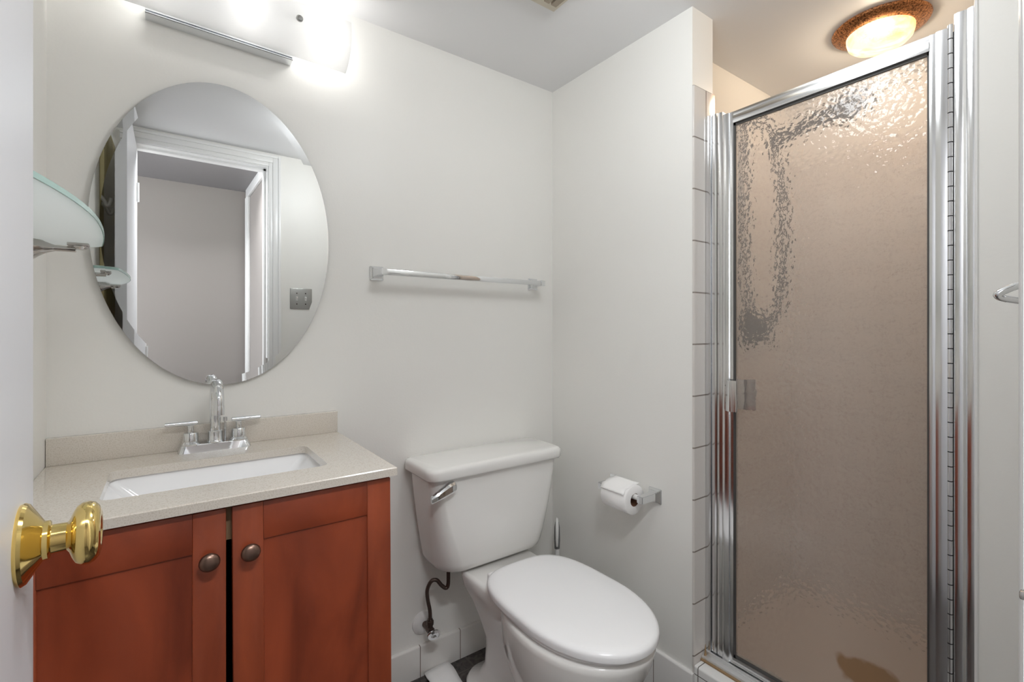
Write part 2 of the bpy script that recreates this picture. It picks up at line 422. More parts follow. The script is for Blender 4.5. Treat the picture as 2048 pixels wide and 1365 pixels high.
# olive plank board with white hooks on the left wall behind the door
t = thing('plank_board', 'olive vertical-plank board on the left wall behind the open door, seen in the mirror', 'wall board', (XL, .3, .85))
bm = B()
for i in range(5):
    y0 = .075+i*.088; box(bm, XL+.0005, XL+.0145, y0, y0+.087, .85, 2.0, .003)
obj('planks', bm, M_board, t)
for yy in (.20, .38):
    bm = B()
    tube(bm, [(XL+.014, yy, 1.70), (XL+.032, yy, 1.675), (XL+.040, yy, 1.655), (XL+.050, yy, 1.66), (XL+.056, yy, 1.685)], lambda u: .007, 12)
    obj('hook', bm, M_white, t, label='white curved hook')

# ------------------------------------------------------------------ glass shelf on the left wall
SZ = 1.311; ty0, ty1 = .655, 1.247
t = thing('glass_shelf', 'frosted glass wall shelf with nickel brackets on the left wall, beside the mirror', 'shelf', (XL, .95, SZ))
def shelf_outline(z, g=0):
    pts = [(XL+.003, ty1-g), (-.135, ty1-g)]
    for i in range(9):
        a = PI/2*(1-i/8); pts.append((-.135+(.034-g)*math.cos(a), ty1-.034+(.034-g)*math.sin(a)))
    for i in range(1, 16):
        y = ty1-.034+(ty0+.03-ty1+.034)*i/16
        pts.append((-.0845-g-(.26 if y > .96 else .50)*(y-.96)**2, y))
    xe = -.0845-.50*(ty0+.03-.96)**2-.03
    for i in range(9):
        a = -PI/2*i/8; pts.append((xe+(.03-g)*math.cos(a), ty0+.03+(.03-g)*math.sin(a)))
    pts += [(xe-.02, ty0+g), (XL+.003, ty0+g)]
    return [Vector((x, y, z)) for x, y in pts]
bm = B(); loft(bm, [shelf_outline(SZ, .0016), shelf_outline(SZ+.0076, .0016)])
gl = obj('glass_panel', bm, M_frost, t)
bm = B(); o1 = shelf_outline(SZ+.0004, 0); o2 = shelf_outline(SZ+.0072, 0); o3 = shelf_outline(SZ+.0072, .0017); o4 = shelf_outline(SZ+.0004, .0017)
loft(bm, [o1, o2, o3, o4, o1], False)
obj('polished_edge', bm, M_gedge, gl, label='green polished glass edge')
for yy in (1.198, .705):
    bm = B()
    lathe(bm, [(0, 0), (0, .0225), (.022, .0225), (.026, .020), (.030, .0165), (.038, .011), (.048, .0068), (.052, .0055), (.080, .0050), (.0805, 0)], (XL, yy, SZ-.0125), (1, 0, 0), 32)
    box(bm, XL+.068, XL+.099, yy-.008, yy+.008, SZ-.0065, SZ-.0002, .0015)
    br = obj('bracket', bm, M_nickel, t, label='brushed nickel bracket')
    bm = B(); lathe(bm, [(0, 0), (0, .008), (.004, .0125), (.0055, .0125), (.0055, 0)], (XL+.086, yy, SZ-.012), (0, 0, 1), 24)
    obj('clamp_screw', bm, M_nickel, br)

# ------------------------------------------------------------------ oval mirror
MC = Vector((.1195, D-.0135, 1.398)); MA, MB_ = .267, .392
bm = B()
n = 128
def ell(a, b, y): return [bm.verts.new(Vector((a*math.cos(2*PI*i/n), y, b*math.sin(2*PI*i/n)))) for i in range(n)]
r0 = ell(MA, MB_, .0055); r1 = ell(MA, MB_, .0018); 
skin(bm, [r0, r1], True, False); bm.faces.new(r0)
bmesh.ops.translate(bm, verts=bm.verts[:], vec=MC)
mt = obj('oval_mirror', bm, M_medge, None, 20, origin=tuple(MC))
tag(mt, 'large frameless oval mirror on the back wall above the sink', 'mirror')
bm = B(); r1 = ell(MA, MB_, .0018); r2 = ell(MA-.02, MB_-.02, .0015); skin(bm, [r1, r2], True, False)
bmesh.ops.translate(bm, verts=bm.verts[:], vec=MC)
obj('bevelled_rim', bm, M_mirror, mt, 1)
bm = B(); r2 = ell(MA-.02, MB_-.02, .0015); bm.faces.new(r2)
bmesh.ops.translate(bm, verts=bm.verts[:], vec=MC)
obj('silvered_face', bm, M_mirror, mt, 1)
mt.rotation_euler = (0, 0, math.radians(.6))
bm = B(); box(bm, -.05, .29, MC.y+.0085, D, 1.2, 1.6)
obj('mounting_pad', bm, M_white, mt)

# ------------------------------------------------------------------ vanity light
LX = .12
t = thing('vanity_light', 'long white glass bath light with a chrome base bar, on the wall above the mirror', 'wall light', (LX, D, 1.95))
bm = B(); box(bm, -.042, .284, D-.012, D, 1.925, 2.04, .002)
obj('back_plate', bm, M_chrome, t)
bm = B()
prof = [(0, 1.902), (.036, 1.902), (.037, 1.903), (.037, 1.9058), (.029, 1.9068), (.029, 1.9088), (.036, 1.9098), (.037, 1.9195), (.052, 1.934), (0, 1.936)]
rings = [[bm.verts.new((x, D-d, z)) for d, z in prof] for x in (-.042, .284)]
skin(bm, rings)
obj('base_bar', bm, M_chrome, t)
bm = B()
sp = [(.050, 1.908), (.068, 1.918), (.084, 1.934), (.096, 1.955), (.102, 1.978), (.102, 2.000), (.098, 2.020), (.092, 2.036)]
def sring(x): return [bm.verts.new((x, D-d, z)) for d, z in sp]+[bm.verts.new((x, D-d+.0042, z+.0005)) for d, z in reversed(sp)]
skin(bm, [sring(x) for x in (-.185, -.1, 0, .1, .2, .3, .425)])
obj('glass_shade', bm, M_shade, t, 50)
for xx in (-.045, .286):
    bm = B(); lathe(bm, [(0, 0), (0, .0085), (.004, .0085), (.0065, .006), (.0075, 0)], (xx, D-.1015, 1.985), (0, -1, 0), 24)
    obj('finial_screw', bm, M_steelplate, t)
    bm = B(); box(bm, xx-.004, xx+.004, D-.098, D-.01, 1.981, 1.989)
    obj('support_arm', bm, M_chrome, t)
for xx in (-.03, .165, .36):
    bm = B(); lathe(bm, [(0, 0), (0, .012), (.03, .013), (.03, 0)], (xx, D-.012, 1.982), (0, -1, 0), 20)
    obj('socket', bm, M_plastic_w, t)
    lb = point('vanity_bulb', (xx-LX, -.066, 1.982-1.95), 0.5, (1, .985, .96), .022)
    lb.parent = t
t.rotation_euler = (0, math.radians(1.3), 0)

# ------------------------------------------------------------------ ceiling vent
t = thing('ceiling_vent', 'aged white square exhaust vent cover on the ceiling', 'vent', (.78, .93, ZC))
bm = B(); x0, x1, y0, y1 = .64, .918, .79, 1.064
box(bm, x0, x1, y0, y1, 2.094, ZC, .003)
box(bm, x0+.004, x1, y0, y1, 2.080, 2.095, .002)
obj('cover', bm, M_vent, t)
bm = B()
for i in range(9):
    xx = x0+.03+i*.026; box(bm, xx, xx+.018, y0+.02, y1-.035, 2.066, 2.082)
obj('grille', bm, M_ventd, t)

# ------------------------------------------------------------------ shower ceiling lamp
t = thing('shower_light', 'round ceiling lamp with a lit alabaster dome and copper ring, over the shower', 'ceiling light', (1.825, .545, ZC))
bm = B(); lathe(bm, [(0, .02), (0, .124), (.003, .127), (.008, .124), (.016, .106), (.022, .088), (.022, .05)], (1.825, .545, ZC), (0, 0, -1), 64)
obj('ring', bm, M_copper, t)
bm = B(); lathe(bm, [(.020, .088), (.034, .087), (.048, .083), (.058, .073), (.064, .055), (.067, .03), (.068, 0)], (1.825, .545, ZC), (0, 0, -1), 64)
obj('glass_dome', bm, M_opal, t)
lb = point('shower_bulb', (0, 0, -.036), 13, (1, .97, .93), .03); lb.parent = t

# ------------------------------------------------------------------ vanity cabinet
CZ = .847; CB = .829; CY = 1.0
t = thing('vanity_cabinet', 'dark red cherry wood vanity cabinet with two shaker doors, below the stone counter', 'cabinet', (.1, 1.25, 0))
cx0, cx1, fy = XL+.004, .402, 1.034
bm = B()
box(bm, cx0, cx0+.016, fy, D-.002, 0, CB-.002); box(bm, cx1-.016, cx1, fy, D-.002, 0, CB-.002)
box(bm, cx0, cx1, D-.012, D-.002, .0, CB-.002); box(bm, cx0, cx1, fy+.06, fy+.076, 0, .09); box(bm, cx0, cx1, fy, D-.01, .09, .106)
obj('carcass', bm, M_cherry, t)
bm = B(); box(bm, cx0+.016, cx1-.016, fy, fy+.016, .757, CB-.002)
obj('top_rail', bm, M_tanboard, t, label='unfinished tan top rail')
bm = B(); box(bm, cx0+.017, cx0+.019, fy+.001, D-.013, .107, .82); box(bm, cx1-.019, cx1-.017, fy+.001, D-.013, .107, .82); box(bm, cx0+.017, cx1-.017, D-.016, D-.0125, .107, .82); box(bm, cx0+.017, cx1-.017, fy+.001, D-.013, .1065, .109)
obj('lining', bm, M_dark, t, label='near-black lining that paints the shade inside the cabinet')
def cab_door(x0, x1, kx, name='door', lean=0):
    z0, z1 = .105, .823; sw = .052; y0, y1 = 1.013, 1.031
    def sh(bm):
        for v in bm.verts: v.co.x += lean*(v.co.z-z1)
        return bm
    bm = B(); box(bm, x0+sw-.004, x1-sw+.004, y0+.0045, y1-.001, z0+.066, z1-.068)
    p = obj(name, sh(bm), M_cherry, t)
    for (a, b) in ((x0, x0+sw), (x1-sw, x1)):
        bm = B(); box(bm, a, b, y0, y1, z0, z1, .0025, 2); obj('stile', sh(bm), M_cherry2, p)
    for (a, b) in ((z0, z0+.07), (z1-.072, z1)):
        bm = B(); box(bm, x0+sw, x1-sw, y0+.0003, y1, a, b, .002, 2, lambda c, d: abs(d.x) > .1); obj('rail', sh(bm), M_cherry, p)
    bm = B(); lathe(bm, [(0, 0), (0, .006), (.010, .0055), (.013, .009), (.015, .0155), (.018, .0165), (.022, .0145), (.0255, .009), (.0268, 0)], (kx, y0, .738), (0, -1, 0), 36)
    obj('knob', bm, M_bronze, p, 60, label='aged bronze knob')
cab_door(cx0, .0875, .0605)
cab_door(.0965, .400, .125, lean=-.006)

# countertop with undermount cut-out
bx0, bx1, by0, by1 = -.098, .293, 1.105, 1.326
bm = B()
def cut_ring(z): return rrect(bx0, bx1, by0, by1, .018, z, 6)
out = lambda z, g=0: [Vector((x, y, z)) for x, y in ((XL+.001+0*g, CY+g), (.4105-g, CY+g), (.4105-g, D-.001), (XL+.001, D-.001))]
def ring_faces(bm, outer, inner):
    # outer: 4 verts, inner: 4*(k) verts with corner groups
    k = len(inner)//4
    for c in range(4):
        g = inner[c*k:(c+1)*k]
        for a, b in zip(g, g[1:]): bm.faces.new((outer[c], a, b))
        nx = inner[((c+1)*k) % len(inner)]
        bm.faces.new((outer[c], g[-1], nx, outer[(c+1) % 4]))
o_t = [bm.verts.new(p) for p in out(CZ, .002)]; o_m = [bm.verts.new(p) for p in out(CZ-.002)]; o_b = [bm.verts.new(p) for p in out(CB)]
i_t = [bm.verts.new(p) for p in cut_ring(CZ)]; i_b = [bm.verts.new(p) for p in cut_ring(CB)]
ring_faces(bm, o_t, i_t); ring_faces(bm, o_b, i_b)
skin(bm, [o_t, o_m, o_b], True, False); skin(bm, [i_t, i_b], True, False)
ct = thing('vanity_countertop', 'speckled beige quartz countertop with a rear splash on the cherry cabinet', 'countertop', (.1, 1.25, CB))
obj('slab', bm, M_quartz, ct, 30)
obj('backsplash', bx(XL+.001, .4095, D-.020, D-.001, CZ, .908, .0015), M_quartz, ct)
# basin
bm = B(); g = .006
loft(bm, [rrect(bx0-.02, bx1+.02, by0-.02, by1+.02, .02, CB-.0015), rrect(bx0-g, bx1+g, by0-g, by1+g, .02, CB-.0015), rrect(bx0-g+.002, bx1+g-.002, by0-g+.002, by1+g-.002, .02, CB-.008),
          rrect(bx0+.055, bx1-.055, by0+.010, by1-.018, .03, CB-.075), rrect(bx0+.085, bx1-.085, by0+.022, by1-.034, .035, CB-.098), rrect(bx0+.12, bx1-.12, by0+.05, by1-.06, .03, CB-.106)], False)
bm.faces.new([bm.verts[i] for i in range(0)]) if False else None
bm.verts.ensure_lookup_table()
nn = 28; last = bm.verts[-nn:]; bm.faces.new(last)
sk = thing('sink_basin', 'white rectangular undermount sink set in the beige counter', 'sink', ((bx0+bx1)/2, (by0+by1)/2, CB-.12))
obj('bowl', bm, M_basin, sk, 60)
bm = B(); lathe(bm, [(0, 0), (.0, .022), (.003, .021), (.004, .014), (.002, .012), (.002, 0)], ((bx0+bx1)/2, 1.215, CB-.106), (0, 0, 1), 32)
obj('drain', bm, M_chrome, sk)

# ------------------------------------------------------------------ faucet
FX, FYc = .099, 1.427
t = thing('faucet', 'chrome two-handle gooseneck faucet on the counter behind the sink', 'faucet', (FX, FYc, CZ))
bm = B()
loft(bm, [rrect(FX-.079, FX+.079, FYc-.023, FYc+.021, .012, CZ), rrect(FX-.078, FX+.078, FYc-.022, FYc+.020, .012, CZ+.004), rrect(FX-.073, FX+.073, FYc-.018, FYc+.018, .012, CZ+.017), rrect(FX-.071, FX+.071, FYc-.016, FYc+.016, .011, CZ+.0185)])
obj('base_plate', bm, M_chrome, t)
bm = B(); lathe(bm, [(0, 0), (0, .018), (.003, .0185), (.006, .0165), (.028, .0162), (.030, .0145), (.030, 0)], (FX, FYc, CZ+.018), (0, 0, 1), 36)
obj('collar', bm, M_chrome, t)
bm = B()
R = .049
path = [(FX, FYc, CZ+.045), (FX, FYc, CZ+.11)]
path += [(FX, FYc-R+R*math.cos(a), CZ+.120+R*1.0*math.sin(a)) for a in [PI*i/16 for i in range(17)]]
path += [(FX, FYc-2*R, .970)]
tube(bm, path, .0122, 20, 3)
sp_ = obj('spout', bm, M_chrome, t, 60)
bm = B(); lathe(bm, [(0, 0), (.0, .0095), (.0, .0126), (.020, .0128), (.0215, .0122)], (FX, FYc-2*R, .947), (0, 0, 1), 28)
obj('aerator', bm, M_chrome, sp_)
for s, rot in ((-1, 0), (1, 0)):
    hx = FX+s*.052
    bm = B(); lathe(bm, [(0, 0), (0, .021), (.003, .0215), (.007, .018), (.0085, .0165), (.028, .0162), (.030, .0148), (.030, .007), (.046, .007), (.046, 0)], (hx, FYc, CZ+.0175), (0, 0, 1), 36)
    h = obj('handle', bm, M_chrome, t)
    bm = B(); x0, x1 = (hx-.052, hx+.015) if s < 0 else (hx-.016, hx+.051)
    lathe(bm, [(0, 0), (0, .0046), (.001, .0056), (x1-x0-.001, .0056), (x1-x0, .0046), (x1-x0, 0)], (x0, FYc, .9175), (1, 0, 0), 20)
    obj('lever', bm, M_chrome, h)
bm = B(); lathe(bm, [(0, 0), (0, .0025), (.05, .0025), (.05, .005), (.060, .005), (.061, 0)], (FX+.0225, FYc+.010, CZ+.017), (0, 0, 1), 14)
obj('drain_lift_rod', bm, M_chrome, t)

# ------------------------------------------------------------------ towel bar
t = thing('towel_bar', 'long square chrome towel bar on the back wall above the toilet', 'towel bar', (.84, D, 1.326))
def flare(bm, c, n, up, half, h, tip=.0085):
    """square flared post from wall point c along n"""
    c = Vector(c); n = Vector(n); side = n.cross(Vector((0, 0, 1)))
    rings = []
    for (d, s) in ((0, half), (.004, half), (.007, half*.86), (.014, half*.62), (.024, half*.5), (.036, half*.47), (h, half*.47)):
        rings.append([bm.verts.new(c+n*d+side*(a*s)+Vector((0, 0, b*s))) for a, b in ((-1, -1), (1, -1), (1, 1), (-1, 1))])
    skin(bm, rings)
for xx in (.534, 1.158):
    bm = B(); flare(bm, (xx, D, 1.327), (0, -1, 0), 1, .022, .068); bmesh.ops.bevel(bm, geom=bm.edges[:], offset=.0015, segments=2, affect='EDGES')
    obj('post', bm, M_chrome, t)
obj('bar', bx(.535, 1.157, D-.067, D-.052, 1.3175, 1.3345, .0015), M_chrome, t)

# ------------------------------------------------------------------ toilet paper holder and roll
t = thing('paper_holder', 'chrome toilet paper holder with two flared posts on the right wall', 'paper holder', (W, 1.05, .622))
for yy in (.968, 1.134):
    bm = B(); flare(bm, (W, yy, .622), (-1, 0, 0), 1, .024, .078); bmesh.ops.bevel(bm, geom=bm.edges[:], offset=.0015, segments=2, affect='EDGES')
    obj('post', bm, M_chrome, t)
AX = W-.066; AZ = .617
bm = B(); lathe(bm, [(0, 0), (0, .0085), (.05, .0085), (.05, .010), (.12, .010), (.12, .0085), (.155, .0085), (.155, 0)], (AX, .973, AZ+.006), (0, 1, 0), 24)
obj('roller', bm, M_plastic_w, t, label='white plastic roller')
t = thing('paper_roll', 'white toilet paper roll on the chrome holder, loose end on top', 'toilet paper', (AX, 1.05, AZ-.047))
bm = B(); y0, y1 = .996, 1.100; R0, R1 = .0465, .0205; n = 48; RZ = AZ-.005
rings = []
for (y, r) in ((y0, R1), (y0, R0-.002), (y0+.002, R0), (y1-.002, R0), (y1, R0-.002), (y1, R1), (y0, R1)):
    rings.append([bm.verts.new((AX+r*math.cos(2*PI*i/n), y, RZ+r*math.sin(2*PI*i/n))) for i in range(n)])
skin(bm, rings, True, False); bmesh.ops.remove_doubles(bm, verts=bm.verts[:], dist=1e-5)
obj('tissue', bm, M_paper, t, 50)
bm = B(); rings = []
for (y, r) in ((y0+.0005, .0195), (y0+.0005, .0206), (y1-.0005, .0206), (y1-.0005, .0195), (y0+.0005, .0195)):
    rings.append([bm.verts.new((AX+r*math.cos(2*PI*i/n), y, RZ+r*math.sin(2*PI*i/n))) for i in range(n)])
skin(bm, rings, True, False); bmesh.ops.remove_doubles(bm, verts=bm.verts[:], dist=1e-5)
obj('cardboard_core', bm, M_card, t, label='brown cardboard core')
bm = B(); rows = []
for i in range(13):
    a = math.radians(62+i*7.6)
    r = R0+.0012+(.006*max(0, (i-9)/3)**1.5 if i > 9 else 0)+(.008*((2-i)/2) if i < 2 else 0)
    sl = .010*math.sin(i*.25)
    rows.append([bm.verts.new((AX+r*math.cos(a), y0+.003+sl*(1 if i > 8 else 0)+(y1-y0-.006)*j/6, RZ+r*math.sin(a))) for j in range(7)])
skin(bm, rows, False, False)
sh = obj('loose_sheet', bm, M_paper, t, 60)
sm = sh.modifiers.new('solid', 'SOLIDIFY'); sm.thickness = .0006

# ------------------------------------------------------------------ toilet
TX = .882
t = thing('toilet', 'white two-piece toilet with closed lid in the corner under the towel bar', 'toilet', (TX, 1.1, 0))
def trap(z, hwf, hwb, y0, y1, r):
    """plan outline, narrower or wider front than back"""
    o = rrect(-1, 1, y0, y1, r, z, 8); 
    return o
def tank_sec(z, hw, y0, y1, rf, rb, bow):
    o = rrect(TX-hw, TX+hw, y0, y1, (rf, rf, rb, rb), z, 8)
    for p in o:
        u = (p.x-TX)/hw
        if p.y < (y0+y1)/2: p.y -= bow*(1-u*u)
    return o
bm = B()
secs = []
for (z, hw, y0, rf) in ((.388, .165, 1.325, .05), (.392, .186, 1.308, .06), (.402, .200, 1.297, .066), (.42, .208, 1.291, .070), (.46, .216, 1.288, .064), (.54, .229, 1.286, .050), (.62, .240, 1.285, .040), (.68, .246, 1.285, .034), (.702, .247, 1.285, .032)):
    secs.append(tank_sec(z, hw, y0, 1.455, rf, .03, .008))
loft(bm, secs)
obj('tank', bm, M_porc, t, 60)
bm = B(); secs = []
for (z, g) in ((.698, .010), (.699, .003), (.704, 0), (.722, 0), (.729, .0015), (.734, .006), (.7365, .014)):
    secs.append(tank_sec(z, .262-g, 1.267+g, 1.466-g*.6, .034, .022, .008))
loft(bm, secs)
obj('tank_lid', bm, M_porc, t, 60)
# flush lever
bm = B()
lathe(bm, [(0, 0), (0, .013), (.006, .013), (.010, .010), (.016, .009), (.016, 0)], (.686, 1.284, .674), (0, -1, 0), 24)
lv = obj('flush_lever', bm, M_chrome, t)
bm = B(); rings = []
for (x, z, hz, hy, yc) in ((.7050, .6760, .011, .006, 1.266), (.698, .678, .0160, .0085, 1.264), (.682, .675, .0165, .0090, 1.262), (.660, .668, .0145, .0085, 1.259), (.638, .661, .0115, .008, 1.256), (.622, .656, .010, .007, 1.2545), (.618, .655, .0075, .005, 1.254)):
    rings.append([bm.verts.new((x+.0*a, yc+hy*a, z+hz*b)) for a, b in ((-1, -.55), (-1, .55), (-.4, 1), (1, 1), (1, -1), (-.4, -1))])
skin(bm, rings)
obj('lever_arm', bm, M_chrome, lv, 25)
# bowl
BX = .887
def egg(z, hw, yf, yb, yw, sq=2.0, n=56):
    """plan outline: elliptical front, squared back; yw = widest"""
    o = []
    for i in range(n):
        a = 2*PI*i/n; c, s = math.cos(a), math.sin(a)
        if s < 0:
            o.append(Vector((BX+hw*math.copysign(abs(c)**.96, c), yw+(yw-yf)*s, z)))
        else:
            e = 2/sq
            o.append(Vector((BX+hw*math.copysign(abs(c)**e, c), yw+(yb-yw)*abs(s)**e, z)))
    return o
bm = B()
loft(bm, [egg(.0, .098, .835, 1.12, .98), egg(.012, .100, .832, 1.12, .98), egg(.05, .098, .845, 1.12, .98), egg(.10, .102, .845, 1.12, .98), egg(.16, .126, .818, 1.14, .97), egg(.22, .148, .785, 1.165, .96), egg(.28, .165, .752, 1.185, .95),
          egg(.33, .171, .728, 1.185, .945), egg(.365, .173, .717, 1.19, .942), egg(.378, .173, .716, 1.19, .942), egg(.385, .168, .722, 1.185, .942)])
obj('bowl', bm, M_porc, t, 70)
def ped(z, hw, y0, y1, r): return rrect(BX-hw, BX+hw, y0, y1, r, z, 8)
bm = B()
loft(bm, [ped(0, .112, .90, 1.375, .07), ped(.018, .112, .90, 1.375, .07), ped(.032, .106, .91, 1.365, .065), ped(.05, .085, .93, 1.325, .05), ped(.10, .080, .95, 1.30, .05), ped(.16, .082, .96, 1.29, .05), ped(.20, .088, .97, 1.285, .05), ped(.25, .100, .98, 1.30, .05), ped(.31, .118, 1.0, 1.31, .04), ped(.345, .130, 1.02, 1.335, .035), ped(.377, .132, 1.02, 1.345, .03), ped(.3865, .127, 1.03, 1.34, .03)])
obj('pedestal', bm, M_porc, t, 70)
for s in (-1, 1):
    bm = B(); lathe(bm, [(0, .014), (.010, .0135), (.016, .010), (.018, 0)], (BX+s*.098, 1.19, .018), (0, 0, 1), 20)
    obj('bolt_cap', bm, M_plastic_w, t)
bm = B()
loft(bm, [egg(.387, .158, .726, 1.19, .94, 3.2), egg(.389, .161, .722, 1.193, .94, 3.2), egg(.398, .161, .722, 1.193, .94, 3.2), egg(.401, .158, .726, 1.19, .94, 3.2)])
obj('seat', bm, M_seat, t, 60)
bm = B()
loft(bm, [egg(.4015, .164, .709, 1.207, .94, 3.4), egg(.403, .169, .704, 1.211, .94, 3.4), egg(.415, .170, .703, 1.212, .94, 3.4), egg(.421, .168, .706, 1.209, .94, 3.4), egg(.425, .162, .714, 1.202, .94, 3.4), egg(.4275, .15, .73, 1.188, .94, 3.2), egg(.4285, .09, .80, 1.12, .94, 3)])
obj('seat_lid', bm, M_seat, t, 60)
for s in (-1, 1):
    bm = B(); box(bm, BX+s*.075-.022, BX+s*.075+.022, 1.196, 1.228, .378, .408, .006, 3)
    obj('seat_hinge', bm, M_seat, t)

# ------------------------------------------------------------------ toilet supply valve and hose
t = thing('supply_valve', 'old metal water shut-off valve with round white wall plate, left of the toilet', 'valve', (.692, D, .168))
bm = B(); lathe(bm, [(0, 0), (0, .038), (.004, .037), (.010, .028), (.013, .018), (.013, 0)], (.692, D, .172), (0, -1, 0), 36)
obj('wall_plate', bm, M_white, t, label='white round wall plate')
bm = B(); lathe(bm, [(.01, 0), (.01, .010), (.040, .010), (.042, .012), (.062, .012), (.063, .006), (.078, .006), (.078, 0)], (.694, D, .172), (0, -1, 0), 20)
lathe(bm, [(0, 0), (0, .009), (.018, .009), (.018, .0115), (.03, .0115), (.031, .008), (.036, .008), (.036, 0)], (.694, D-.052, .172), (0, 0, 1), 16)
obj('valve_body', bm, M_hose, t)
bm = B(); lathe(bm, [(.0, 0), (.0, .006), (.003, .010), (.004, .021), (.007, .0225), (.010, .021), (.0115, .010), (.009, .004), (.009, 0)], (.694, D-.074, .172), Vector((-.1, -1, -.12)), 28, 1, .75)
obj('valve_handle', bm, M_chrome, t, label='oval chrome handle')
bm = B()
tube(bm, [(.694, D-.052, .205), (.693, D-.052, .235), (.684, D-.055, .275), (.680, D-.06, .31), (.690, D-.068, .338), (.706, D-.075, .340), (.720, D-.082, .322), (.733, D-.088, .312), (.740, D-.09, .326), (.740, D-.09, .3865)], .0062, 14, 8)
h_ = obj('supply_hose', bm, M_hose, None, 60, origin=(.694, D-.052, .205))
tag(h_, 'curved grey braided water hose from wall valve up to toilet tank', 'hose')

# ------------------------------------------------------------------ paper strip on the floor
bm = B(); rows = []
for i in range(15):
    u = i/14
    rows.append([bm.verts.new((.690+.094*j/6-.02*u, 1.452-.30*u+.012*j/6, .004+.012*math.exp(-((u-.16)/.10)**2)*(1-.3*abs(j-3)/3)+.006*math.exp(-(u/.05)**2))) for j in range(7)])
skin(bm, rows, False, False)
ps = obj('tissue_strip', bm, M_paper, None, 60, origin=(.73, 1.3, 0)); s_ = ps.modifiers.new('solid', 'SOLIDIFY'); s_.thickness = .003
tag(ps, 'white folded strip of tissue lying on the dark floor beside the toilet base', 'tissue paper')

# ------------------------------------------------------------------ toilet brush in the corner
t = thing('toilet_brush', 'grey and white toilet brush standing in the corner behind the toilet', 'toilet brush', (1.203, 1.375, 0))
bm = B(); lathe(bm, [(0, 0), (0, .042), (.01, .044), (.12, .038), (.13, .036), (.13, .030), (.02, .030), (.02, 0)], (1.203, 1.375, 0), (0, 0, 1), 32)
obj('holder', bm, M_plastic_w, t)
bm = B(); lathe(bm, [(.03, 0), (.03, .018), (.11, .018), (.11, .008), (.20, .008), (.318, .009), (.318, 0)], (1.203, 1.375, 0), (0, 0, 1), 24)
obj('shaft', bm, M_plastic_w, t)
bm = B(); lathe(bm, [(.318, 0), (.318, .010), (.35, .0115), (.40, .010), (.418, .007), (.418, 0)], (1.203, 1.375, 0), (0, 0, 1), 24)
gr = obj('grip', bm, M_plastic_g, t, label='dark grey rubber grip')
bm = B(); tube(bm, [(1.195, 1.366, .33), (1.193, 1.364, .36), (1.196, 1.367, .40), (1.203, 1.375, .425), (1.203, 1.375, .432)], lambda u: .0035+.003*math.sin(PI*u), 12)
obj('grip_inlay', bm, M_plastic_w, gr, label='white grip inlay')

# ------------------------------------------------------------------ shower door and frame
t = thing('shower_enclosure', 'polished aluminium frame set in the shower opening, around the glass door', 'shower frame', (1.33, .53, .163))
def prof_post(bm, pts, z0, z1):
    rings = [[bm.verts.new((x, y, z)) for x, y in pts] for z in (z0, z1)]
    skin(bm, rings)
def ridges(y0, y1, x, parts, depth=.006):
    """profile of a fluted strip facing -x"""
    pts = []; n = len(parts)
    w = (y1-y0)
    yy = y0
    for f, xo, bulge in parts:
        a = yy; b = yy+f*w
        for k in range(7):
            u = k/6; pts.append((x+xo-.45*bulge*math.sin(PI*u), a+(b-a)*u))
        yy = b
    pts += [(x+.03, y1), (x+.03, y0)]
    return pts
bm = B(); prof_post(bm, ridges(.795, .828, 1.318, [(.46, .004, .0012), (.05, .010, 0), (.49, 0, .0016)]), .18, 1.792)
obj('strike_jamb', bm, M_alum, t, 25)
bm = B(); prof_post(bm, ridges(.777, .7925, 1.322, [(1.0, 0, .0014)]), .18, 1.790)
obj('strike_post', bm, M_alum, t, 25)
bm = B(); prof_post(bm, ridges(.2270, .2665, 1.314, [(.47, 0, .004), (.06, .004, 0), (.47, .002, .004)]), .18, 1.800)
obj('hinge_jamb', bm, M_alum, t, 25)
bm = B(); box(bm, 1.296, 1.352, .2275, .828, .163, .176, .002); box(bm, 1.312, 1.318, .2275, .828, .176, .186, .001); box(bm, 1.340, 1.346, .2275, .828, .176, .19, .001)
obj('sill_track', bm, M_alumd, t)
bm = B(); box(bm, 1.290, 1.299, .2275, .828, .163, .1685, .001)
obj('caulk_line', bm, M_caulk, t, label='yellowed caulk line')

dt = thing('shower_door', 'hammered glass shower door in a bright aluminium frame, right of the toilet', 'shower door', (1.33, .53, .19))
dz0, dz1 = .186, 1.778
def stile(y0, y1, flip=False):
    bm = B(); pr = [(.62, .0, .0022), (.06, .003, 0), (.32, .003, .0008)]
    if flip: pr = pr[::-1]
    pts = ridges(y0, y1, 1.318, pr); return bm, pts
for (y0, y1, fl) in ((.743, .774, True), (.277, .307, False)):
    bm, pts = stile(y0, y1, fl); prof_post(bm, pts, dz0, dz1); obj('door_stile', bm, M_alum, dt, 25)
def hrail(z0, z1, up):
    bm = B()
    pr = [(.62, .0, .0022), (.06, .003, 0), (.32, .003, .0008)]
    if up: pr = pr[::-1]
    pts = ridges(z0, z1, 1.318, pr)
    rings = [[bm.verts.new((x, y, z)) for x, z in pts] for y in (.307, .743)]
    skin(bm, rings); return bm
obj('top_rail', hrail(dz1-.034, dz1, False), M_alum, dt, 25)
obj('bottom_rail', hrail(dz0, dz0+.022, True), M_alum, dt, 25)
gp = obj('glass_pane', bx(1.329, 1.334, .305, .745, dz0+.018, dz1-.03), M_glass, dt)
gp.data.materials.append(M_gback)
for p in gp.data.polygons:
    if p.normal.x > .5: p.material_index = 1
bm = B(); g0 = .0045
box(bm, 1.3255, 1.3290, .307, .307+g0, dz0+.022, dz1-.034); box(bm, 1.3255, 1.3290, .743-g0, .743, dz0+.022, dz1-.034)
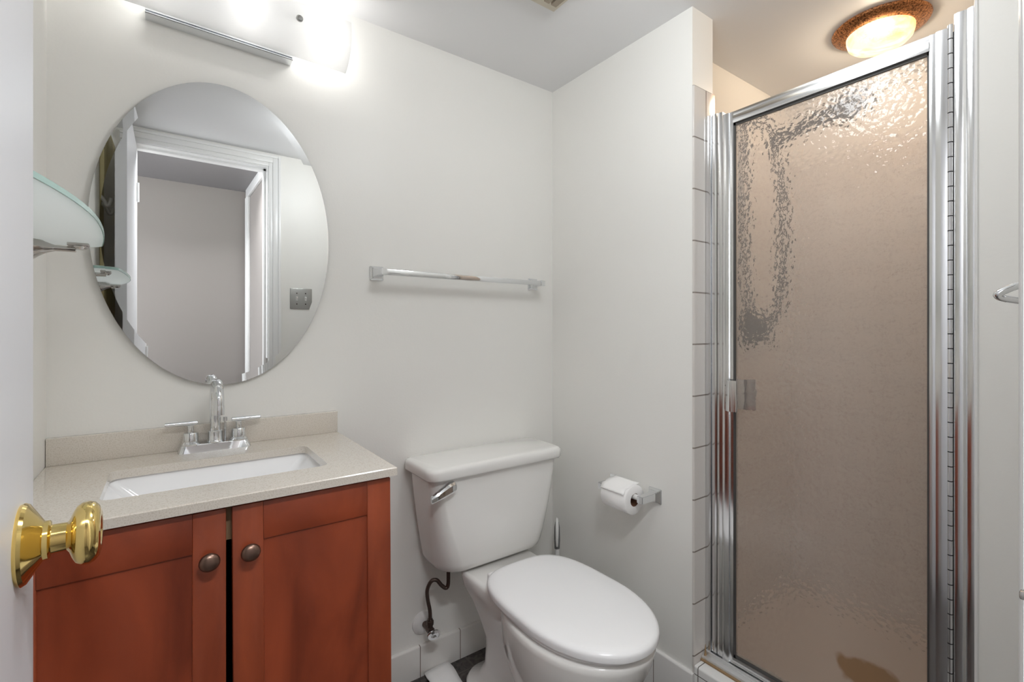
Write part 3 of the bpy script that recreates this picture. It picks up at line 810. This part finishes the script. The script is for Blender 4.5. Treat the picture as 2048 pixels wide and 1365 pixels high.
box(bm, 1.3255, 1.3290, .307, .743, dz1-.034-g0*1.3, dz1-.034); box(bm, 1.3255, 1.3290, .307, .743, dz0+.022, dz0+.022+g0)
obj('gasket', bm, mat('gasket_rubber', (72, 70, 68), .5), dt, label='dark rubber gasket')
bm = B(); zz = dz0+.01; nk = 0
while zz < dz1-.02:
    lathe(bm, [(0, 0), (0, .0042), (.0285, .0042), (.0285, 0)], (1.314, .2718, zz), (0, 0, 1), 10); zz += .0305
hp = obj('piano_hinge', bm, M_alum, dt)
bm = B(); box(bm, 1.319, 1.345, .2668, .2768, dz0, dz1-.012)
obj('hinge_gap_strip', bm, M_black, dt)
# pull handle: outer grip on the stile
hz0, hz1 = .918, 1.006
bm = B()
pts = [(1.3165, .766), (1.3140, .766), (1.3140, .7545), (1.296, .752), (1.288, .742), (1.287, .731), (1.291, .723), (1.290, .718), (1.293, .7165), (1.2955, .724), (1.292, .732), (1.293, .740), (1.299, .748), (1.3165, .750)]
rings = [[bm.verts.new((x, y, z)) for x, y in pts] for z in (hz0, hz1)]
skin(bm, rings)
hd = obj('pull_handle', bm, M_alum, dt, 40)
for z in (hz0+.020, hz1-.018):
    bm = B(); lathe(bm, [(0, 0), (0, .0033), (.0012, .0028), (.0015, 0)], (1.3140, .7605, z), (-1, 0, 0), 14)
    obj('screw', bm, M_screw, hd)
bm = B(); rings = [[bm.verts.new((x, y, z)) for x, y in ((1.348, .755), (1.352, .755), (1.366, .735), (1.368, .700), (1.364, .700), (1.362, .733), (1.348, .748))] for z in (hz0, hz1)]
skin(bm, rings); obj('inner_grip', bm, M_alum, dt)

# rust-stained caulk at the foot of the jamb
bm = B(); lathe(bm, [(0, 0), (0, .010), (.006, .0085), (.02, .004), (.045, .001), (.046, 0)], (1.306, .8215, .1625), (0, 0, 1), 14, .6, 1)
obj('corner_caulk', bm, M_caulk, bpy.data.objects['shower_enclosure'], label='rust-brown corner caulk')

# ------------------------------------------------------------------ hand shower and valve behind the glass
M_fit = mat('dark_chrome_fitting', (46, 44, 44), .22, 1)
SXX = 1.74
t = thing('hand_shower', 'dark chrome hand shower with a looped hose, blurred behind the hammered glass', 'hand shower', (SXX, SY1-.008, 1.93))
bm = B(); lathe(bm, [(0, 0), (0, .030), (.006, .028), (.012, .013), (.012, 0)], (SXX, SY1-.008, 1.936), (0, -1, 0), 24)
tube(bm, [(SXX, SY1-.012, 1.936), (SXX, SY1-.05, 1.935), (SXX, SY1-.10, 1.895), (SXX, .825, 1.845)], .0105, 12)
obj('wall_arm', bm, M_fit, t)
bm = B(); lathe(bm, [(0, 0), (0, .018), (.035, .020), (.035, 0)], (SXX, .832, 1.815), Vector((0, -.9, .25)), 18)
obj('holder', bm, M_fit, t)
bm = B(); tube(bm, [(SXX, .84, 1.806), (SXX, .78, 1.822), (SXX, .70, 1.842), (SXX, .64, 1.856)], lambda u: .016+.004*u, 14)
obj('handle', bm, M_fit, t)
bm = B(); lathe(bm, [(-.022, 0), (-.022, .024), (-.006, .050), (.014, .054), (.022, .048), (.022, 0)], (SXX, .60, 1.858), Vector((0, -.35, -.94)), 28)
obj('spray_head', bm, M_fit, t)
bm = B(); tube(bm, [(SXX, .838, 1.805), (SXX, .815, 1.74), (SXX, .80, 1.60), (SXX, .80, 1.40), (SXX, .808, 1.26), (SXX, .84, 1.175), (SXX, .885, 1.165), (SXX, .92, 1.24), (SXX, .935, 1.40), (SXX, .938, 1.60), (SXX, .936, 1.80), (SXX, .935, 1.92)], .0105, 12, 5)
obj('hose', bm, M_fit, t)
t = thing('shower_valve', 'round dark chrome shower valve blurred low behind the left part of the glass', 'shower valve', (SXX+.092, SY1-.008, 1.16))
bm = B(); lathe(bm, [(0, 0), (0, .078), (.006, .076), (.016, .046), (.05, .042), (.056, .036), (.056, 0)], (SXX+.092, SY1-.008, 1.16), (0, -1, 0), 32)
obj('valve_plate', bm, M_fit, t)
bm = B(); tube(bm, [(SXX+.092, SY1-.052, 1.16), (SXX+.092, SY1-.07, 1.145), (SXX+.092, SY1-.08, 1.10)], .010, 12)
obj('valve_lever', bm, M_fit, t)

# ------------------------------------------------------------------ robe hook and switch plate on the front wall
HXk = .80
t = thing('robe_hook', 'chrome loop hook projecting from the right, at the right edge of the photo', 'hook', (HXk, YF, 1.19))
bm = B(); lathe(bm, [(0, 0), (0, .024), (.004, .023), (.008, .012), (.008, 0)], (HXk+.02, YF, 1.193), (0, 1, 0), 28)
obj('wall_flange', bm, M_chrome, t)
bm = B(); tube(bm, [(HXk+.02, YF+.005, 1.207), (HXk+.012, YF+.035, 1.205), (HXk, YF+.055, 1.2000), (HXk-.006, YF+.068, 1.1935), (HXk-.006, YF+.072, 1.1895), (HXk, YF+.068, 1.186), (HXk+.010, YF+.055, 1.1825), (HXk+.02, YF+.035, 1.181), (HXk+.028, YF+.005, 1.182)], .0042, 14, 8)
obj('loop', bm, M_chrome, t)
SXp, SZp = .640, 1.325
t = thing('switch_plate', 'brushed steel two-switch plate on the front wall, seen in the mirror', 'switch plate', (SXp, YF, SZp))
obj('plate', bx(SXp-.058, SXp+.058, YF, YF+.006, SZp-.058, SZp+.058, .003), M_steelplate, t)
for s in (-1, 1):
    bm = B(); box(bm, SXp+s*.023-.005, SXp+s*.023+.005, YF+.005, YF+.008, SZp-.012, SZp+.012, .001); box(bm, SXp+s*.023-.0035, SXp+s*.023+.0035, YF+.006, YF+.017, SZp+.001, SZp+.009, .001)
    obj('toggle', bm, M_plastic_w, t)
    for dz in (-.030, .030):
        bm = B(); lathe(bm, [(0, 0), (0, .0035), (.0012, .003), (.0016, 0)], (SXp+s*.023, YF+.006, SZp+dz), (0, 1, 0), 12)
        obj('screw', bm, M_screw, t)
